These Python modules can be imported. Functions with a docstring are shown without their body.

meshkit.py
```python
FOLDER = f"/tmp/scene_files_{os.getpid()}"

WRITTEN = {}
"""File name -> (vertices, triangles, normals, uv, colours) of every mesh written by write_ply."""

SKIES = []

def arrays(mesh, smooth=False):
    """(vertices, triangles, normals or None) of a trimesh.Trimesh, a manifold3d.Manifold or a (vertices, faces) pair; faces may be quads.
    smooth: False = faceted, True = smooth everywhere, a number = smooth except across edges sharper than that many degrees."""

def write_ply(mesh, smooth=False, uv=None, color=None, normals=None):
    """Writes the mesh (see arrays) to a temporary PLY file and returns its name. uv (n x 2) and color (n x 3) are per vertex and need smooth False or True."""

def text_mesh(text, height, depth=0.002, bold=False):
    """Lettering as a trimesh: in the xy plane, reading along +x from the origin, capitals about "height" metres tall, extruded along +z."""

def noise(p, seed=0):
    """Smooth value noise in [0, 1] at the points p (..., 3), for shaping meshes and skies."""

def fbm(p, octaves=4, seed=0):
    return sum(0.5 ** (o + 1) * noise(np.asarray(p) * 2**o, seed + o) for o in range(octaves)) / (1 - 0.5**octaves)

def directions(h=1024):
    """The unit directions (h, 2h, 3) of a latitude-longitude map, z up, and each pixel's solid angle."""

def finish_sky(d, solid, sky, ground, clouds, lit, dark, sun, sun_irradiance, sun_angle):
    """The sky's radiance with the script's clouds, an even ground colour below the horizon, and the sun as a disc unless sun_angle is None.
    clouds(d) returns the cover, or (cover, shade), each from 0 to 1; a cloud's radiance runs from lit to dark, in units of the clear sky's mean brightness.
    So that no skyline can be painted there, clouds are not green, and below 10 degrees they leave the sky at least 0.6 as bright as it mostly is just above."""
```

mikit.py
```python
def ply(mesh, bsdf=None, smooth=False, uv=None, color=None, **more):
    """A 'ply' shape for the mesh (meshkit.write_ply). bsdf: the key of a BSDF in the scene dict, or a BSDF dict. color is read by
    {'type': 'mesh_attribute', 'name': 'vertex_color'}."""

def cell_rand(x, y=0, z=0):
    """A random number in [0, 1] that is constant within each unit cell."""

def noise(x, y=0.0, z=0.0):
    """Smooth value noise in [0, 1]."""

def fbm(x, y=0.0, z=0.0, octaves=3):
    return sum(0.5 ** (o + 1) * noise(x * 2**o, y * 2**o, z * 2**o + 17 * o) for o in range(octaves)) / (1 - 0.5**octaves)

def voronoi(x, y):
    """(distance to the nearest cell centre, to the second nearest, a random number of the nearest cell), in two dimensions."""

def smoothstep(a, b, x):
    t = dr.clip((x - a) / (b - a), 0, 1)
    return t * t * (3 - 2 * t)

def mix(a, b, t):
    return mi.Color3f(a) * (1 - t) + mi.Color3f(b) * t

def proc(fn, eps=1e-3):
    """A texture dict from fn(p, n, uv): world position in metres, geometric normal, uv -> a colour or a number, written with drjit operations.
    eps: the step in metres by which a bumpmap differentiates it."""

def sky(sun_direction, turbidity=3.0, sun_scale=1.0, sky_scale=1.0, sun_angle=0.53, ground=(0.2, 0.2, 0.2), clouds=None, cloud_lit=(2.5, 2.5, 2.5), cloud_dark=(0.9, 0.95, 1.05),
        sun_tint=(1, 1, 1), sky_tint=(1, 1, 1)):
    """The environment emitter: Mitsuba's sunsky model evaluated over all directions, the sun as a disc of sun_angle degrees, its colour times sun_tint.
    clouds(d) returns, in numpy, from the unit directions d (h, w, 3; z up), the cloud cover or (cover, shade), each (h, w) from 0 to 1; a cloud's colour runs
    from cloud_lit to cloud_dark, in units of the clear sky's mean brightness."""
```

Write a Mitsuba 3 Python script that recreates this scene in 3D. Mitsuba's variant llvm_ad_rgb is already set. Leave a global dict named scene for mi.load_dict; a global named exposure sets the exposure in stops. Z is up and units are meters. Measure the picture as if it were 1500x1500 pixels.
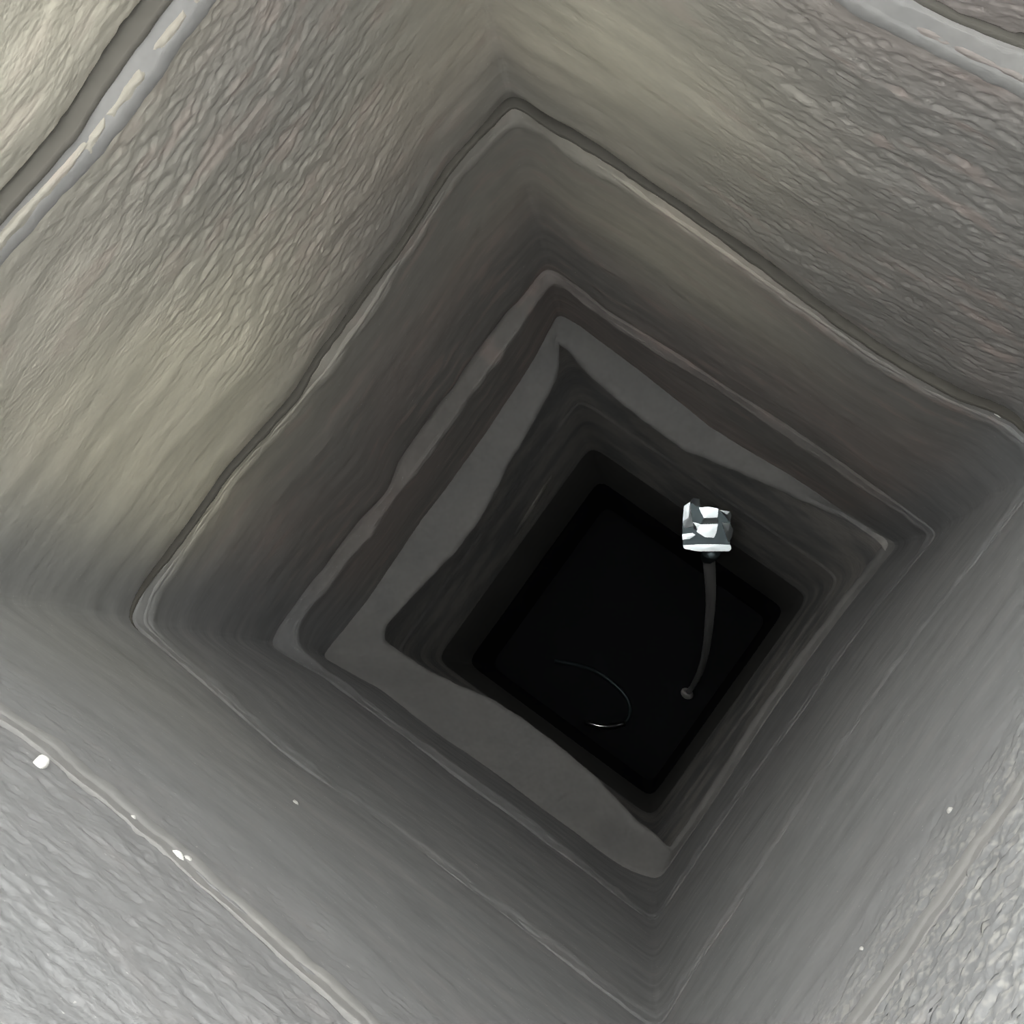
import math, random
import numpy as np
import drjit as dr
import trimesh
import mitsuba as mi
import mikit, meshkit

T = mi.ScalarTransform4f
rng = np.random.default_rng(7)
scene, labels = {'type': 'scene'}, {}

# ---------------------------------------------------------------- camera: held just above the open chimney top, looking down the flue
CAM = np.array([0.0, 0.0, 2.38])
LOOK = np.array([-0.15303, 0.04358, -0.98726])
UP = np.array([-0.57274, 0.81022, 0.12454])
scene['camera'] = {'type': 'perspective', 'fov': 41.112, 'fov_axis': 'x', 'near_clip': 0.01, 'far_clip': 100.0,
                   'to_world': T().look_at(origin=CAM.tolist(), target=(CAM + LOOK).tolist(), up=UP.tolist())}

# ---------------------------------------------------------------- sky: bright overcast, the only light there is
def overcast(d):
    n = meshkit.fbm(d * 2.2 + 5.0, 4, seed=3)
    return np.ones(d.shape[:2]), np.clip(0.55 + 0.8 * (n - 0.5) - 0.7 * np.clip(d @ np.array([-0.15, 0.25, 0.956]) - 0.6, 0, 1) / 0.4, 0, 1)

scene['sky'] = mikit.sky((0.45, 0.2, 0.85), turbidity=4.0, sun_scale=0.0, clouds=overcast, cloud_lit=(2.6, 2.58, 2.5), cloud_dark=(1.0, 1.04, 1.08))
exposure = 4.68

# ---------------------------------------------------------------- helpers
def put(key, mesh, mat, smooth=40, label=None, category=None, group=None, kind=None):
    scene[key] = mikit.ply(mesh, mat, smooth=smooth)
    say(key, label, category, group, kind)
    return key

def say(key, label=None, category=None, group=None, kind=None):
    e = {k: v for k, v in (('label', label), ('category', category), ('group', group), ('kind', kind)) if v}
    if e:
        labels[key] = e

def number(i):
    return '' if i == 0 else '_%03d' % i

# ---------------------------------------------------------------- materials
def gauss(p, c, r):
    return dr.exp(-(dr.square((p.x - c[0]) / r[0]) + dr.square((p.y - c[1]) / r[1]) + dr.square((p.z - c[2]) / r[2])))

def clay_color(p, n, uv):
    broad = mikit.fbm(p.x * 9 + 3, p.y * 9, p.z * 9, 3)
    mid = mikit.fbm(p.x * 45, p.y * 45 + 7, p.z * 70, 3)
    fine = mikit.fbm(p.x * 260, p.y * 260, p.z * 420, 3)
    grain = mikit.noise(p.x * 900, p.y * 900, p.z * 900)
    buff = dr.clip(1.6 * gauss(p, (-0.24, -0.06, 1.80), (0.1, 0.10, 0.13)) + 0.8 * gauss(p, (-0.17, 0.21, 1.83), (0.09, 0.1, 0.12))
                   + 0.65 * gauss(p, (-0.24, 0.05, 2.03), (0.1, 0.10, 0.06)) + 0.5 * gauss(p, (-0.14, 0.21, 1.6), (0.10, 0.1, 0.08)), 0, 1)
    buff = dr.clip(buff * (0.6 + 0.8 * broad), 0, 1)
    cool = mikit.smoothstep(-0.05, -0.12, p.y) + mikit.smoothstep(0.04, 0.09, p.x)
    cool = dr.clip(cool, 0, 1) * 0.85
    c = mikit.mix((0.29, 0.282, 0.268), (0.345, 0.315, 0.297), mikit.smoothstep(0.35, 0.7, broad))
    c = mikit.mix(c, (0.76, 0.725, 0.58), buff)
    c = mikit.mix(c, (0.305, 0.316, 0.322), cool)
    c = mikit.mix(c, (0.45, 0.345, 0.31), 0.35 * mikit.smoothstep(0.55, 0.75, mid) * (1 - buff) * (1 - cool))
    streak = mikit.fbm(p.x * 9, p.y * 9, p.z * 95, 2)
    c *= 0.71 + 0.28 * mid + 0.12 * fine + 0.19 * streak
    gritty = mikit.smoothstep(0.07, 0.095, p.x) * mikit.smoothstep(1.92, 1.97, p.z)
    c = mikit.mix(c, (0.62, 0.61, 0.56), 0.45 * gritty * mikit.smoothstep(0.40, 0.80, mikit.fbm(p.x * 520, p.y * 520, p.z * 520, 2)))
    c = mikit.mix(c, (0.70, 0.69, 0.66), 0.5 * mikit.smoothstep(0.86, 0.97, grain) * mikit.smoothstep(0.45, 0.7, fine))
    return c * 0.82

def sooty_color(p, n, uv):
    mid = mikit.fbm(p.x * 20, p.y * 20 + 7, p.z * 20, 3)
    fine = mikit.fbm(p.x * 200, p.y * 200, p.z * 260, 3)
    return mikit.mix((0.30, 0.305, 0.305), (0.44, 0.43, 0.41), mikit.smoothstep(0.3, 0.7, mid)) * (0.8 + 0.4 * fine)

def mortar_color(p, n, uv):
    mid = mikit.fbm(p.x * 40, p.y * 40 + 7, p.z * 40, 3)
    fine = mikit.fbm(p.x * 300, p.y * 300, p.z * 300, 3)
    return mikit.mix((0.245, 0.248, 0.245), (0.305, 0.302, 0.290), mid) * (0.92 + 0.16 * fine)

def fine_relief(p, n, uv):
    return mikit.fbm(p.x * 500, p.y * 500, p.z * 800, 3)

def matte(color, rough=0.9):
    return {'type': 'principled', 'base_color': color, 'roughness': rough, 'specular': 0.25}

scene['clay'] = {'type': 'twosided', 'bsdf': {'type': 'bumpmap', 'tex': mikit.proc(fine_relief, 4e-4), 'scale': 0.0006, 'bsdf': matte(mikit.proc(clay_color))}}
scene['sooty_clay'] = {'type': 'twosided', 'bsdf': matte(mikit.proc(sooty_color))}
scene['mortar'] = {'type': 'twosided', 'bsdf': matte(mikit.proc(mortar_color))}
scene['joint_shade'] = {'type': 'twosided', 'bsdf': matte({'type': 'rgb', 'value': (0.125, 0.12, 0.105)})}  # dark colour that draws the shade in the upper joints
scene['black_clay'] = {'type': 'twosided', 'bsdf': matte({'type': 'rgb', 'value': (0.17, 0.17, 0.165)})}  # darker for soot and also for the light lost with depth
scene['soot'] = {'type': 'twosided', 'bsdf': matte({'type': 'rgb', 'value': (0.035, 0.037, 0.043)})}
scene['masonry'] = {'type': 'twosided', 'bsdf': matte({'type': 'rgb', 'value': (0.30, 0.24, 0.20)})}
scene['white_mortar'] = {'type': 'twosided', 'bsdf': matte({'type': 'rgb', 'value': (0.78, 0.78, 0.75)}, 0.6)}
scene['pale_mortar'] = {'type': 'twosided', 'bsdf': matte({'type': 'rgb', 'value': (0.5, 0.5, 0.48)}, 0.7)}
scene['pale_tip'] = {'type': 'twosided', 'bsdf': matte({'type': 'rgb', 'value': (0.82, 0.80, 0.78)}, 0.5)}
scene['bright_metal'] = {'type': 'twosided', 'bsdf': {'type': 'principled', 'base_color': {'type': 'rgb', 'value': (0.80, 0.88, 0.90)}, 'metallic': 1.0, 'roughness': 0.28}}
scene['dark_metal'] = {'type': 'twosided', 'bsdf': {'type': 'principled', 'base_color': {'type': 'rgb', 'value': (0.10, 0.13, 0.14)}, 'metallic': 0.8, 'roughness': 0.4}}
scene['grey_metal'] = {'type': 'twosided', 'bsdf': {'type': 'principled', 'base_color': {'type': 'rgb', 'value': (0.60, 0.60, 0.60)}, 'metallic': 0.2, 'roughness': 0.5}}
scene['wire_glint_metal'] = {'type': 'twosided', 'bsdf': {'type': 'principled', 'base_color': {'type': 'rgb', 'value': (0.92, 0.92, 0.90)}, 'metallic': 1.0, 'roughness': 0.15}}  # brighter copy of the wire, carries the glint on its lit end

# ---------------------------------------------------------------- the flue: joint outlines in metres, four sides each: left, front, right, back
RINGS = {
    'D_up': [[(-0.2444,0.2104), (-0.2454,0.1436), (-0.2479,0.0779), (-0.2455,0.0377), (-0.2479,0.0008), (-0.2426,-0.1300)], [(-0.2426,-0.1300), (-0.1800,-0.1240), (-0.1355,-0.1215), (-0.0979,-0.1222), (-0.0548,-0.1240), (-0.0237,-0.1255), (0.0300,-0.1300), (0.1005,-0.1366)], [(0.1005,-0.1366), (0.1011,-0.0193), (0.1015,0.0360), (0.1012,0.2113)], [(0.1012,0.2113), (-0.0181,0.2156), (-0.0394,0.2124), (-0.0591,0.2098), (-0.2444,0.2104)]],
    'D_lo': [[(-0.2383,0.2072), (-0.2365,0.1410), (-0.2373,0.0894), (-0.2373,0.0606), (-0.2373,0.0338), (-0.2423,-0.0061), (-0.2388,-0.1280)], [(-0.2388,-0.1280), (-0.1800,-0.1210), (-0.1355,-0.1180), (-0.0979,-0.1186), (-0.0548,-0.1205), (-0.0237,-0.1220), (0.0300,-0.1280), (0.0977,-0.1318)], [(0.0977,-0.1318), (0.0977,-0.0174), (0.0978,0.0370), (0.0970,0.2060)], [(0.0970,0.2060), (-0.0123,0.2069), (-0.0249,0.2047), (-0.0401,0.2028), (-0.0612,0.2023), (-0.2383,0.2072)]],
    'C_up': [[(-0.2419,0.2136), (-0.2468,0.1620), (-0.2429,0.1129), (-0.2409,0.0112), (-0.2456,-0.0371), (-0.2449,-0.0813), (-0.2435,-0.1359)], [(-0.2435,-0.1359), (-0.1850,-0.1377), (-0.1282,-0.1404), (-0.0506,-0.1375), (0.1016,-0.1372)], [(0.1016,-0.1372), (0.0996,-0.0921), (0.0989,-0.0182), (0.0968,0.0525), (0.1004,0.2113)], [(0.1004,0.2113), (0.0662,0.2167), (0.0368,0.2105), (-0.0064,0.2079), (-0.0411,0.2098), (-0.1295,0.2138), (-0.1817,0.2141), (-0.2264,0.2124), (-0.2419,0.2136)]],
    'C_lo': [[(-0.2296,0.2024), (-0.2381,0.1632), (-0.2342,0.1142), (-0.2319,0.0098), (-0.2391,-0.0401), (-0.2367,-0.0822), (-0.2374,-0.1147), (-0.2285,-0.1260)], [(-0.2285,-0.1260), (-0.1890,-0.1296), (-0.1273,-0.1345), (-0.0502,-0.1321), (0.0970,-0.1306)], [(0.0970,-0.1306), (0.0951,-0.0897), (0.0934,-0.0161), (0.0916,0.0542), (0.0947,0.2048)], [(0.0947,0.2048), (0.0674,0.2095), (0.0384,0.2021), (-0.0064,0.2005), (-0.0395,0.2013), (-0.1288,0.2053), (-0.1752,0.2062), (-0.2014,0.2028), (-0.2226,0.2071), (-0.2296,0.2024)]],
    'B_up': [[(-0.2442,0.2092), (-0.2467,0.1682), (-0.2474,0.0345), (-0.2455,-0.0118), (-0.2462,-0.1434)], [(-0.2462,-0.1434), (-0.1783,-0.1404), (-0.1169,-0.1374), (-0.0185,-0.1360), (0.1015,-0.1375)], [(0.1015,-0.1375), (0.0997,-0.0662), (0.1008,0.0506), (0.1008,0.1016), (0.1077,0.2096)], [(0.1077,0.2096), (0.0525,0.2114), (-0.0593,0.2137), (-0.1804,0.2104), (-0.2364,0.2107), (-0.2442,0.2092)]],
    'B_lo': [[(-0.2337,0.2035), (-0.2317,0.1688), (-0.2318,0.0423), (-0.2296,-0.0069), (-0.2384,-0.1140), (-0.2281,-0.1285)], [(-0.2281,-0.1285), (-0.1754,-0.1271), (-0.1178,-0.1302), (-0.0190,-0.1286), (0.0975,-0.1317)], [(0.0975,-0.1317), (0.0943,-0.0643), (0.0955,0.0515), (0.0950,0.1016), (0.1003,0.2068)], [(0.1003,0.2068), (0.0527,0.2067), (-0.0576,0.2061), (-0.1783,0.2022), (-0.2300,0.2072), (-0.2337,0.2035)]],
    'A_up': [[(-0.2479,0.2146), (-0.2417,0.1723), (-0.2397,0.1390), (-0.2383,0.0813), (-0.2383,-0.0194), (-0.2364,-0.0819), (-0.2389,-0.1444)], [(-0.2389,-0.1444), (-0.1808,-0.1367), (-0.1142,-0.1379), (-0.0441,-0.1356), (0.0254,-0.1343), (0.0996,-0.1367)], [(0.0996,-0.1367), (0.1033,-0.0477), (0.0999,0.0256), (0.1013,0.0855), (0.1026,0.1526), (0.1024,0.2154)], [(0.1024,0.2154), (0.0448,0.2126), (-0.0129,0.2118), (-0.0837,0.2082), (-0.1589,0.2141), (-0.2265,0.2174), (-0.2479,0.2146)]],
    'A_lo': [[(-0.2409,0.1987), (-0.2214,0.1716), (-0.2136,0.1132), (-0.2116,0.0831), (-0.2051,0.0440), (-0.2034,0.0235), (-0.2046,-0.0100), (-0.2105,-0.0489), (-0.2168,-0.0924), (-0.2108,-0.1083)], [(-0.2108,-0.1083), (-0.1590,-0.1066), (-0.0964,-0.0931), (-0.0407,-0.0912), (0.0112,-0.0949), (0.0588,-0.1033), (0.0961,-0.1045)], [(0.0961,-0.1045), (0.0940,-0.0442), (0.0903,0.0297), (0.0900,0.0891), (0.0926,0.1524), (0.0954,0.2139)], [(0.0954,0.2139), (0.0576,0.2139), (0.0156,0.2055), (-0.0339,0.1970), (-0.0945,0.1833), (-0.1385,0.1852), (-0.1924,0.1901), (-0.2285,0.1998), (-0.2409,0.1987)]],
}
XL, YB, XR, YF = -0.2404, 0.2091, 0.0996, -0.1345          # the plain bore of the flue
BORE = [[(XL, YB), (XL, YF)], [(XL, YF), (XR, YF)], [(XR, YF), (XR, YB)], [(XR, YB), (XL, YB)]]
Z_RIM, Z_D, Z_C, Z_B, Z_A, Z_E, Z_F, Z_G = 2.290, 1.9859, 1.6811, 1.3773, 1.2212, 0.9170, 0.612, 0.307
NS = 270                                                     # samples along one side

def outline(sides, corner=6.0, ns=NS):
    pts = []
    for s in sides:
        s = np.asarray(s, float)
        t = np.r_[0, np.cumsum(np.linalg.norm(np.diff(s, axis=0), axis=1))]
        u = np.linspace(0, t[-1], ns, endpoint=False)
        pts.append(np.stack([np.interp(u, t, s[:, 0]), np.interp(u, t, s[:, 1])], 1))
    p = np.vstack(pts)
    k = np.arange(-int(4 * corner), int(4 * corner) + 1)
    w = np.exp(-0.5 * (k / corner) ** 2)
    w /= w.sum()
    return sum(wi * np.roll(p, ki, axis=0) for wi, ki in zip(w, k))

def inward(p):
    t = np.roll(p, -2, axis=0) - np.roll(p, 2, axis=0)
    n = np.stack([-t[:, 1], t[:, 0]], 1)
    return n / np.linalg.norm(n, axis=1, keepdims=True)

def widen(p, d):
    return p - inward(p) * d

OUTER = 0.024                                                # wall thickness of a liner
def rect_outer():
    return outline([[(x + (OUTER + 0.004) * np.sign(x - (XL + XR) / 2), y + (OUTER + 0.004) * np.sign(y - (YF + YB) / 2)) for x, y in s] for s in BORE], 4)

def stack(rows):
    """closed band mesh through the rows (each n x 3), and joined last to first: a tube with thickness"""
    rows = np.asarray(rows)
    m, n = rows.shape[:2]
    i, j = np.meshgrid(np.arange(m), np.arange(n), indexing='ij')
    i2, j2 = (i + 1) % m, (j + 1) % n
    a, b, c, d = i * n + j, i * n + j2, i2 * n + j2, i2 * n + j
    f = np.concatenate([np.stack([a, c, b], -1).reshape(-1, 3), np.stack([a, d, c], -1).reshape(-1, 3)])
    return trimesh.Trimesh(rows.reshape(-1, 3), f, process=False)

def row(p, z):
    return np.c_[p, np.broadcast_to(z, len(p))]

def relief(v, k, seed, rough):
    """height of the clay's surface at v (m): slow waves, drag marks along the wall and patches of torn pits"""
    along = np.stack([v[..., 0], v[..., 1], v[..., 2] * 1.8], -1)
    wave = (meshkit.fbm(v * [14, 14, 22], 3, seed) - 0.5) * 0.006
    drag = (meshkit.fbm(np.stack([v[..., 0] * 16, v[..., 1] * 16, v[..., 2] * 130], -1), 3, seed + 3) - 0.5) * 0.0009
    pits = np.clip((meshkit.fbm(along * 200, 2, seed + 5) - 0.55) / 0.22, 0, 1)
    pits = -pits * pits * (3 - 2 * pits) * 0.0014 + (meshkit.noise(along * 130, seed + 8) - 0.5) * 0.0009 + (meshkit.fbm(v * 330, 2, seed + 9) - 0.5) * 0.0008
    grit = (meshkit.fbm(v * 400, 2, seed + 11) - 0.5) * 0.0026 * np.clip((v[..., 2] - 1.92) / 0.05, 0, 1) * np.clip((v[..., 0] - 0.06) / 0.03, 0, 1)
    k = k * np.where(v[..., 1] < -0.09, 0.7, 1.0)
    return k * (wave + drag + pits * rough(v) + grit)

def patches(v):
    """where the surface is torn: large parts of the left and back walls high up, the front and right walls near the rim"""
    m = meshkit.fbm(v * 11, 2, 21)
    left = np.clip(1.4 - np.abs(v[..., 1] - 0.075) / 0.07, 0, 1) * (v[..., 0] < -0.19)
    back = np.clip((v[..., 0] + 0.13) / 0.05, 0, 1) * (v[..., 1] > 0.16)
    rest = np.clip((v[..., 2] - 1.90) / 0.05, 0, 1) * np.maximum(v[..., 0] > 0.06, v[..., 1] < -0.09)
    high = np.clip((v[..., 2] - 1.66) / 0.08, 0, 1) * np.where(v[..., 0] < -0.2, np.where(v[..., 2] > Z_D, 0.35, 1.0), 1.0)
    return np.clip(np.maximum(np.maximum(left, back) * high, rest) * (0.45 + 1.1 * m), 0, 1)

def around(sides, spread=18.0):
    """one value per side of the flue, eased round the corners"""
    w = np.repeat(np.broadcast_to(sides, 4).astype(float), NS)
    g = np.exp(-0.5 * (np.arange(-60, 61) / spread) ** 2)
    return np.convolve(np.r_[w[-60:], w, w[:60]], g / g.sum(), 'valid')

def liner(top, bottom, z_top, z_bottom, step, k, seed, rough=patches, r2=0.002, lean=0.0, rake=0.0):
    """one clay liner: the inner face between two outlines, rounded arrises, end faces and a plain outside"""
    m = int((z_top - z_bottom) / step)
    rows, r = [], 0.0014
    for a in np.linspace(90, 0, 5)[:-1]:
        c, s = math.cos(math.radians(a)), math.sin(math.radians(a))
        rows.append((0.0, r * (1 - c), z_top - r * (1 - s)))
    for t in np.linspace(0, 1, m):
        rows.append((t, 0.0, z_top - r + (z_bottom - z_top + r + r2) * t))
    for a in np.linspace(0, 90, 5)[1:]:
        c, s = math.cos(math.radians(a)), math.sin(math.radians(a))
        rows.append((1.0, r2 * (1 - c), z_bottom + r2 * (1 - s)))
    zz = np.array([q[2] for q in rows])
    lean = np.asarray(lean).reshape(-1, 1)                   # the last 16 mm above a joint bend back, as if trowelled
    P = np.stack([row(widen(top * (1 - t) + bottom * t, w + lean * max(0.0, 1 - (z - z_bottom) / 0.018) ** 1.3), z) for t, w, z in rows])
    P[..., 2] += np.array([q[0] for q in rows])[:, None] * rake     # the lower edge may stop short, leaving the joint open
    N = np.c_[inward(top), np.zeros(len(top))]
    h = relief(P, k, seed, rough)
    P = P + N[None] * h[..., None]
    o = rect_outer()
    return stack(np.concatenate([P, row(o, z_bottom + rake)[None], row(o, z_top)[None]]))

def mortar_ring(up, lo, z, thick, slope, seed, lump=0.002, bead=0.001, rake=0.0):
    """the mortar squeezed out of a joint: a shelf from the upper liner's edge to its own ragged lip"""
    o = rect_outer() * 1.0
    out = widen(up, 0.016)
    prof = [(out, z + 0.002 + around(rake)), (widen(up, 0.0105), z + 0.002 + around(rake)), (widen(up, 0.010), z + thick * 0.30)]
    zt = z + thick * 0.35
    slope = around(slope)
    for t in np.linspace(0, 1, 9):
        prof.append((up * (1 - t) + lo * t, zt - slope * t))
    n = inward(lo)
    for a in np.linspace(20, 170, 7):
        c, s = math.cos(math.radians(a)), math.sin(math.radians(a))
        prof.append((lo + n * (bead * s), zt - slope - thick * 0.45 * (1 - c)))
    prof.append((widen(lo, 0.004), zt - slope - thick * 0.95))
    prof.append((out, zt - slope - thick * 0.95))
    P = np.stack([row(p, zz) for p, zz in prof])
    dz = (meshkit.fbm(P * [70, 70, 40], 3, seed) - 0.5) * lump * 2 + (meshkit.fbm(P * [300, 300, 200], 2, seed + 1) - 0.5) * lump * 0.5
    wob = (meshkit.fbm(P * [90, 90, 30], 3, seed + 2) - 0.5) * lump * 1.6
    P[3:-2, :, 2] += dz[3:-2]
    P[4:-2, :, :2] += inward(lo)[None] * wob[4:-2, :, None]
    return stack(P)

R = {k: outline(v, 3.0 if k.endswith('up') or k == 'D_lo' else 5.0) for k, v in RINGS.items()}
WIDTH = {'D': (0.62, 0.0, 0.0, 0.62), 'C': (0.48, 0.12, 0.06, 0.42), 'B': (0.62, 0.40, 0.20, 0.45)}   # how far the lips of each joint stand out, side by side
for k, sides in WIDTH.items():
    w = around(sides)
    w *= np.clip(-0.35 + 2.5 * meshkit.fbm(np.c_[R[k + '_up'] * 16, np.full(len(w), ord(k) * 1.0)], 3, 40), 0.0, 1.25)
    if k == 'C':                                             # the left lip is broken away in places
        w[:NS] *= np.interp(np.arange(NS) / NS, [0, .06, .2, .30, .36, .50, .56, .76, .82, 1], [1, .6, .3, .15, 1.1, .8, .1, .0, .8, 1.1])
    w = w[:, None]
    R[k + '_up'], R[k + '_lo'] = (R[k + '_up'] * (1 - s) + R[k + '_lo'] * s for s in (0.5 - 0.5 * w, 0.5 + 0.5 * w))
near = around((0.0, 0.0, 0.75, 0.0))[:, None]
R['A_up'] = R['A_up'] * (1 - near) + widen(R['A_lo'], 0.002) * near
PLAIN = outline(BORE, 9.0)
RIM = outline([[(x, y) for x, y in s] for s in BORE], 9.0)

say('wall_flue', 'rough clay-lined walls of the square chimney flue', kind='structure')
G = 0.0018
liners = [  # lowest ones darker in steps: soot, with depth's lost light put into colour
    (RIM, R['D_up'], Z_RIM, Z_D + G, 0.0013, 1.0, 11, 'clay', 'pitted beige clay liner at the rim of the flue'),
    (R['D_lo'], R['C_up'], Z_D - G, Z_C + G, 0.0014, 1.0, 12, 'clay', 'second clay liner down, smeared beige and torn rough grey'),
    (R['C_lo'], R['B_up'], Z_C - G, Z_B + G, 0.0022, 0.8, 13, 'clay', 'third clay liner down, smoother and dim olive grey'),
    (R['B_lo'], R['A_up'], Z_B - G, Z_A + G, 0.0026, 0.6, 14, 'clay', 'short dark liner just above the wide mortar ledge'),
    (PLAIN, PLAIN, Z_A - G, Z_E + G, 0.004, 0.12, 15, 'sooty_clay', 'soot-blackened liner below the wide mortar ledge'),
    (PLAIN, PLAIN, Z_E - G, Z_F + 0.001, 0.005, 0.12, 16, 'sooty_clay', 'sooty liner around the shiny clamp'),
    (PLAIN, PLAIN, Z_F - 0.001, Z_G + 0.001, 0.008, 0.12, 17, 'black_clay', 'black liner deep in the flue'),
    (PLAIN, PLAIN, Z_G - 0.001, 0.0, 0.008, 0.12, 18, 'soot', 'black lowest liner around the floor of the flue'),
]
SKIN = []
LEAN = [(0.0022, 0.0003, 0.0, 0.0030), (0.0022, 0.0003, 0.0, 0.0030), (0.0020, 0.0010, 0.0003, 0.0010)]
RAKE = [(0.0055, 0.0, 0.0, 0.003), (0.0055, 0.0, 0.0, 0.0065), (0.003, 0.0, 0.0, 0.003)]
for i, (top, bottom, zt, zb, step, k, seed, mat, text) in enumerate(liners):
    m = liner(top, bottom, zt, zb, step, k, seed, lean=around(LEAN[i]) if i < 3 else 0.0, rake=around(RAKE[i]) if i < 3 else 0.0)
    if i < 3:
        SKIN.append(m.vertices[:-2 * len(top)][::2])
    put('wall_flue__clay_liner' + number(i), m, mat, True, label=text)

joints = [('D', Z_D, 0.009, 0.007, 31, 0.0016), ('C', Z_C, 0.010, 0.008, 32, 0.0022), ('B', Z_B, 0.009, 0.006, 33, 0.0018), ('A', Z_A, 0.012, (0.006, 0.028, 0.006, 0.006), 34, 0.0018)]
texts = ['pale mortar line of the uppermost joint', 'thin uneven mortar lip of the second joint', 'narrow grey mortar lip of the third joint', 'wide grey mortar ledge with a wavy edge around the black opening', 'dark mortar line deep in the flue']
for i, (k, z, th, sl, seed, lump) in enumerate(joints):
    bead = 0.004 if k == 'A' else 0.0012
    put('wall_flue__mortar_joint' + number(i), mortar_ring(R[k + '_up'], R[k + '_lo'], z, th, sl, seed, lump, bead, RAKE[i] if i < 3 else 0.0), 'clay' if k in 'CB' else 'mortar', True, label=texts[i])
smear = np.full(len(PLAIN), 0.001)
put('wall_flue__mortar_joint_004', mortar_ring(PLAIN, PLAIN + inward(PLAIN) * smear[:, None], Z_E, 0.009, 0.003, 35, 0.001), 'sooty_clay', True, label=texts[4])

# added dark strips standing in for the shade under the two upper liners
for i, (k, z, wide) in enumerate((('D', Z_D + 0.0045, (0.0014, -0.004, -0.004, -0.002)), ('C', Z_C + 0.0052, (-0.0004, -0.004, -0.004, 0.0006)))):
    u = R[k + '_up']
    put('wall_flue__shade_strip' + number(i), mortar_ring(widen(u, 0.006), u + inward(u) * around(wide)[:, None], z, 0.004, 0.001, 51 + i, 0.0011), 'joint_shade', True,
        label='dark strip standing in for the shade under the edge of the rim liner' if i == 0 else 'dark line standing in for the shade above the second joint')

def tube_box(x0, x1, y0, y1, t, z0, z1):
    a = trimesh.creation.box(bounds=[[x0 - t, y0 - t, z0], [x1 + t, y1 + t, z1]])
    b = trimesh.creation.box(bounds=[[x0, y0, z0 - 1], [x1, y1, z1 + 1]])
    return trimesh.boolean.difference([a, b], engine='manifold')

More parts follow.
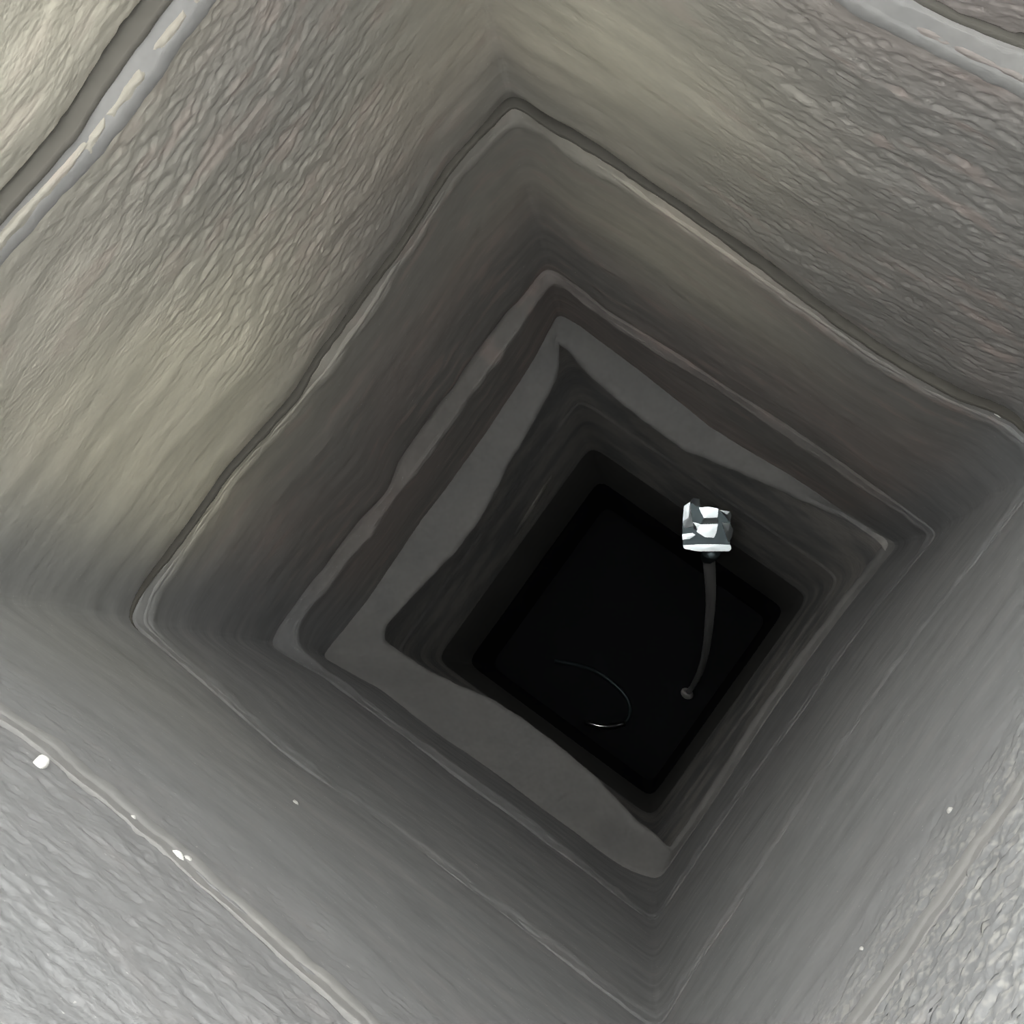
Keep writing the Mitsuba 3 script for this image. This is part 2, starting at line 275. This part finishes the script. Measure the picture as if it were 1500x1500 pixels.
put('wall_flue__masonry', tube_box(XL - OUTER - 0.006, XR + OUTER + 0.006, YF - OUTER - 0.006, YB + OUTER + 0.006, 0.11, 0.0, 2.235), 'masonry', False, label='masonry of the chimney around the liners')
floor = trimesh.creation.box(bounds=[[XL - 0.16, YF - 0.16, -0.05], [XR + 0.16, YB + 0.16, 0.0]])
put('floor', floor, 'soot', False, label='black sooty floor at the foot of the flue', kind='structure')

# crumbs of pale mortar stuck to the walls: position, size, the wall's inward normal
from scipy.spatial import cKDTree
SKIN.append(np.array(scene['wall_flue__mortar_joint_001'] and meshkit.WRITTEN[scene['wall_flue__mortar_joint_001']['filename']][0]))
INNER = np.vstack(SKIN)
NEAR = cKDTree(INNER)

def crumb(size, seed):
    m = trimesh.creation.icosphere(subdivisions=2, radius=1.0)
    v = m.vertices * (0.75 + 0.5 * meshkit.fbm(m.vertices * 1.3 + seed, 2, seed))[:, None]
    return trimesh.Trimesh(v * size, m.faces, process=False)

crumbs = [((-0.1271, -0.1205, 1.9981), (0.0020, 0.0030, 0.0024)), ((-0.0823, -0.1195, 1.9854), (0.0022, 0.0016, 0.0012)), ((-0.0783, -0.1195, 1.9816), (0.0019, 0.0014, 0.0010)),
          ((-0.0990, -0.1195, 1.9832), (0.0011, 0.0008, 0.0008)), ((-0.1786, 0.2040, 1.6890), (0.0012, 0.0010, 0.0010)), ((0.0637, 0.2040, 1.6890), (0.0022, 0.0010, 0.0010)),
          ((-0.0925, -0.1310, 1.795), (0.0015, 0.001, 0.0010)), ((0.0985, 0.0241, 1.9294), (0.0010, 0.0012, 0.0014)), ((0.0985, -0.0268, 1.941), (0.0008, 0.0008, 0.0016)), ((0.0985, -0.0219, 1.9744), (0.0008, 0.0016, 0.0008))]
for i, (c, s) in enumerate(crumbs):
    m = crumb(np.array(s), i)
    m.apply_translation(INNER[NEAR.query(c)[1]])
    put('wall_flue__mortar_crumb' + number(i), m, 'white_mortar' if i in (0, 1, 5) else 'pale_mortar', True, label='pale crumb of mortar stuck to the wall' if i == 0 else None)

m = crumb(np.array([0.0025, 0.044, 0.009]), 3)
m.apply_transform(trimesh.transformations.rotation_matrix(math.radians(22), [1, 0, 0]))
m.apply_translation((XL + 0.0015, 0.0915, 0.734))
put('wall_flue__mortar_smear', m, 'sooty_clay', True, label='faint grey smear on the dark wall deep in the flue')

# ---------------------------------------------------------------- the rod leaning in the flue, with its shiny clamp
def tube(points, radii, sides=12, caps=True):
    p = np.asarray(points, float)
    t = np.gradient(p, axis=0)
    t /= np.linalg.norm(t, axis=1, keepdims=True)
    a = np.cross(t, [0.3, -0.9, 0.2])
    a /= np.linalg.norm(a, axis=1, keepdims=True)
    b = np.cross(t, a)
    g = np.arange(sides) * 2 * np.pi / sides
    r = np.broadcast_to(radii, (len(p),))[:, None, None]
    v = p[:, None] + r * (np.cos(g)[None, :, None] * a[:, None] + np.sin(g)[None, :, None] * b[:, None])
    f = []
    for i in range(len(p) - 1):
        for j in range(sides):
            k = (j + 1) % sides
            f += [[i * sides + j, i * sides + k, (i + 1) * sides + k], [i * sides + j, (i + 1) * sides + k, (i + 1) * sides + j]]
    v = v.reshape(-1, 3)
    n = len(v)
    v = np.vstack([v, p[0], p[-1]])
    for j in range(sides):
        k = (j + 1) % sides
        f += [[n, k, j], [n + 1, n - sides + j, n - sides + k]]
    return trimesh.Trimesh(v, f, process=False)

def smooth_path(pts, n=60):
    from scipy.interpolate import CubicSpline
    pts = np.asarray(pts, float)
    t = np.r_[0, np.cumsum(np.linalg.norm(np.diff(pts, axis=0), axis=1))]
    return CubicSpline(t, pts)(np.linspace(0, t[-1], n))

# the clamp's own frame: u to the right, v up in its face, w out of it (roughly upwards)
HEAD = np.array([-0.0463, 0.1692, 0.952])
W = np.array([0.10, -0.12, 1.0]); W /= np.linalg.norm(W)
U = np.array([0.80533, 0.5845, -0.099]); U -= W * (U @ W); U /= np.linalg.norm(U)
V = np.cross(W, U)
MM = 0.000714                                                 # metres per unit of the plan below
def clamp_point(u, v, w):
    return HEAD + (U * u + V * v + W * w) * MM

def plate(poly, heights, thick=3.0):
    """a bent sheet: its outline in the clamp's plan with a height at every corner"""
    n = len(poly)
    c = np.mean(poly, axis=0)
    top = [clamp_point(u, v, h) for (u, v), h in zip(poly, heights)]
    top.append(clamp_point(c[0], c[1], float(np.mean(heights)) + 0.1))
    low = [clamp_point(u, v, h - thick) for (u, v), h in zip(poly, heights)]
    low.append(clamp_point(c[0], c[1], float(np.mean(heights)) - thick))
    f = []
    for i in range(n):
        j = (i + 1) % n
        f += [[i, j, n], [n + 1 + j, n + 1 + i, 2 * n + 1], [i, n + 1 + i, n + 1 + j], [i, n + 1 + j, j]]
    return trimesh.Trimesh(np.array(top + low), f, process=False)

def plan(*pts):                                               # measured in a drawing of 7.5 units per plan unit, centred on the clamp
    return [((x - 712) / 7.5, -(y - 560) / 7.5) for x, y in pts]

say('support_rod', 'thin grey rod with a shiny crumpled silver clamp on top, leaning inside the dark flue', 'rod')
body = plate(plan((470, 345), (600, 300), (660, 370), (960, 410), (985, 600), (965, 790), (640, 820), (460, 780), (450, 560)), [-8] * 9, 26)
put('support_rod__clamp', body, 'dark_metal', False, label='shiny crumpled silver clamp')
plates = [
    ('bright', ((625, 362), (735, 352), (838, 372), (830, 470), (680, 476)), (2, 2, 2, 2, 2)),
    ('bright', ((640, 545), (835, 540), (815, 640), (790, 692), (690, 685), (600, 625)), (3, 3, 3, 3, 3, 3)),
    ('bright', ((445, 655), (560, 640), (592, 662), (530, 705), (450, 716)), (1, 1, 1, 1, 1)),
    ('bright', ((452, 775), (620, 765), (800, 762), (970, 768), (980, 810), (955, 838), (620, 842), (470, 812)), (4, 4, 4, 4, 4, 4, 4, 4)),
    ('grey', ((465, 345), (530, 300), (545, 420), (560, 520), (600, 560), (470, 590), (450, 520)), (0, 3, 0, -3, -4, 1, 2)),
    ('grey', ((530, 292), (565, 258), (632, 268), (640, 335), (600, 350)), (2, 8, 8, 2, 0)),
    ('grey', ((680, 484), (832, 478), (838, 532), (650, 538)), (-5, -5, 1, 1)),
    ('grey', ((845, 385), (965, 405), (985, 440), (965, 520), (900, 440)), (1, -1, -4, -2, 4)),
    ('grey', ((880, 525), (960, 530), (1002, 600), (985, 690), (950, 745), (915, 640)), (3, 0, -4, -5, -2, 2)),
    ('grey', ((560, 520), (640, 540), (610, 610), (570, 590)), (-2, 2, 2, -4)),
]
for i, (kind, pts, hs) in enumerate(plates):
    if kind == 'grey':
        hs = [0.38 * h for h in hs]
    put('support_rod__clamp__plate' + number(i), plate(plan(*pts), hs, 3.0), 'bright_metal', False)

top = clamp_point(3, -30, -14)
stem = smooth_path([top, (-0.0240, 0.1470, 0.880), (-0.0070, 0.1360, 0.748), (0.0265, 0.1025, 0.476), (0.0536, 0.0616, 0.204), (0.0612, 0.0290, 0.046)], 70)
put('support_rod__rod', tube(stem, np.linspace(0.0072, 0.0046, 70)), 'grey_metal', True)
sock = smooth_path([clamp_point(8, -34, -12), clamp_point(7, -44, -36), clamp_point(4, -50, -62)], 8)
put('support_rod__socket', tube(sock, np.linspace(0.0115, 0.0072, 8)), 'dark_metal', True, label='dark tapering socket below the clamp')
tip = trimesh.creation.icosphere(subdivisions=3, radius=0.009)
tip.vertices *= [1.25, 1.0, 1.6]
tip.apply_translation((0.0614, 0.0250, 0.0172))
put('support_rod__foot_tip', tip, 'pale_tip', True, label='pale metal tip')

# ---------------------------------------------------------------- the bent wire on the floor
loop = smooth_path([(-0.155, -0.062, 0.004), (-0.1298, -0.0506, 0.006), (-0.0898, -0.036, 0.012), (-0.052, -0.0345, 0.017), (-0.023, -0.0391, 0.018), (-0.0021, -0.0525, 0.016), (0.0043, -0.0735, 0.014), (-0.011, -0.0961, 0.017), (-0.034, -0.110, 0.019), (-0.0547, -0.1152, 0.016)], 80)
say('bent_wire', 'short curved hook of wire with a glint put into one end, lying on the black flue floor', 'wire')
put('bent_wire__hook', tube(loop[:58], 0.0036), 'dark_metal', True)
put('bent_wire__tip', tube(loop[57:], np.r_[0.0040, np.full(20, 0.0046), 0.0030, 0.0012]), 'wire_glint_metal', True, label='end of the wire with its glint put into a brighter metal')
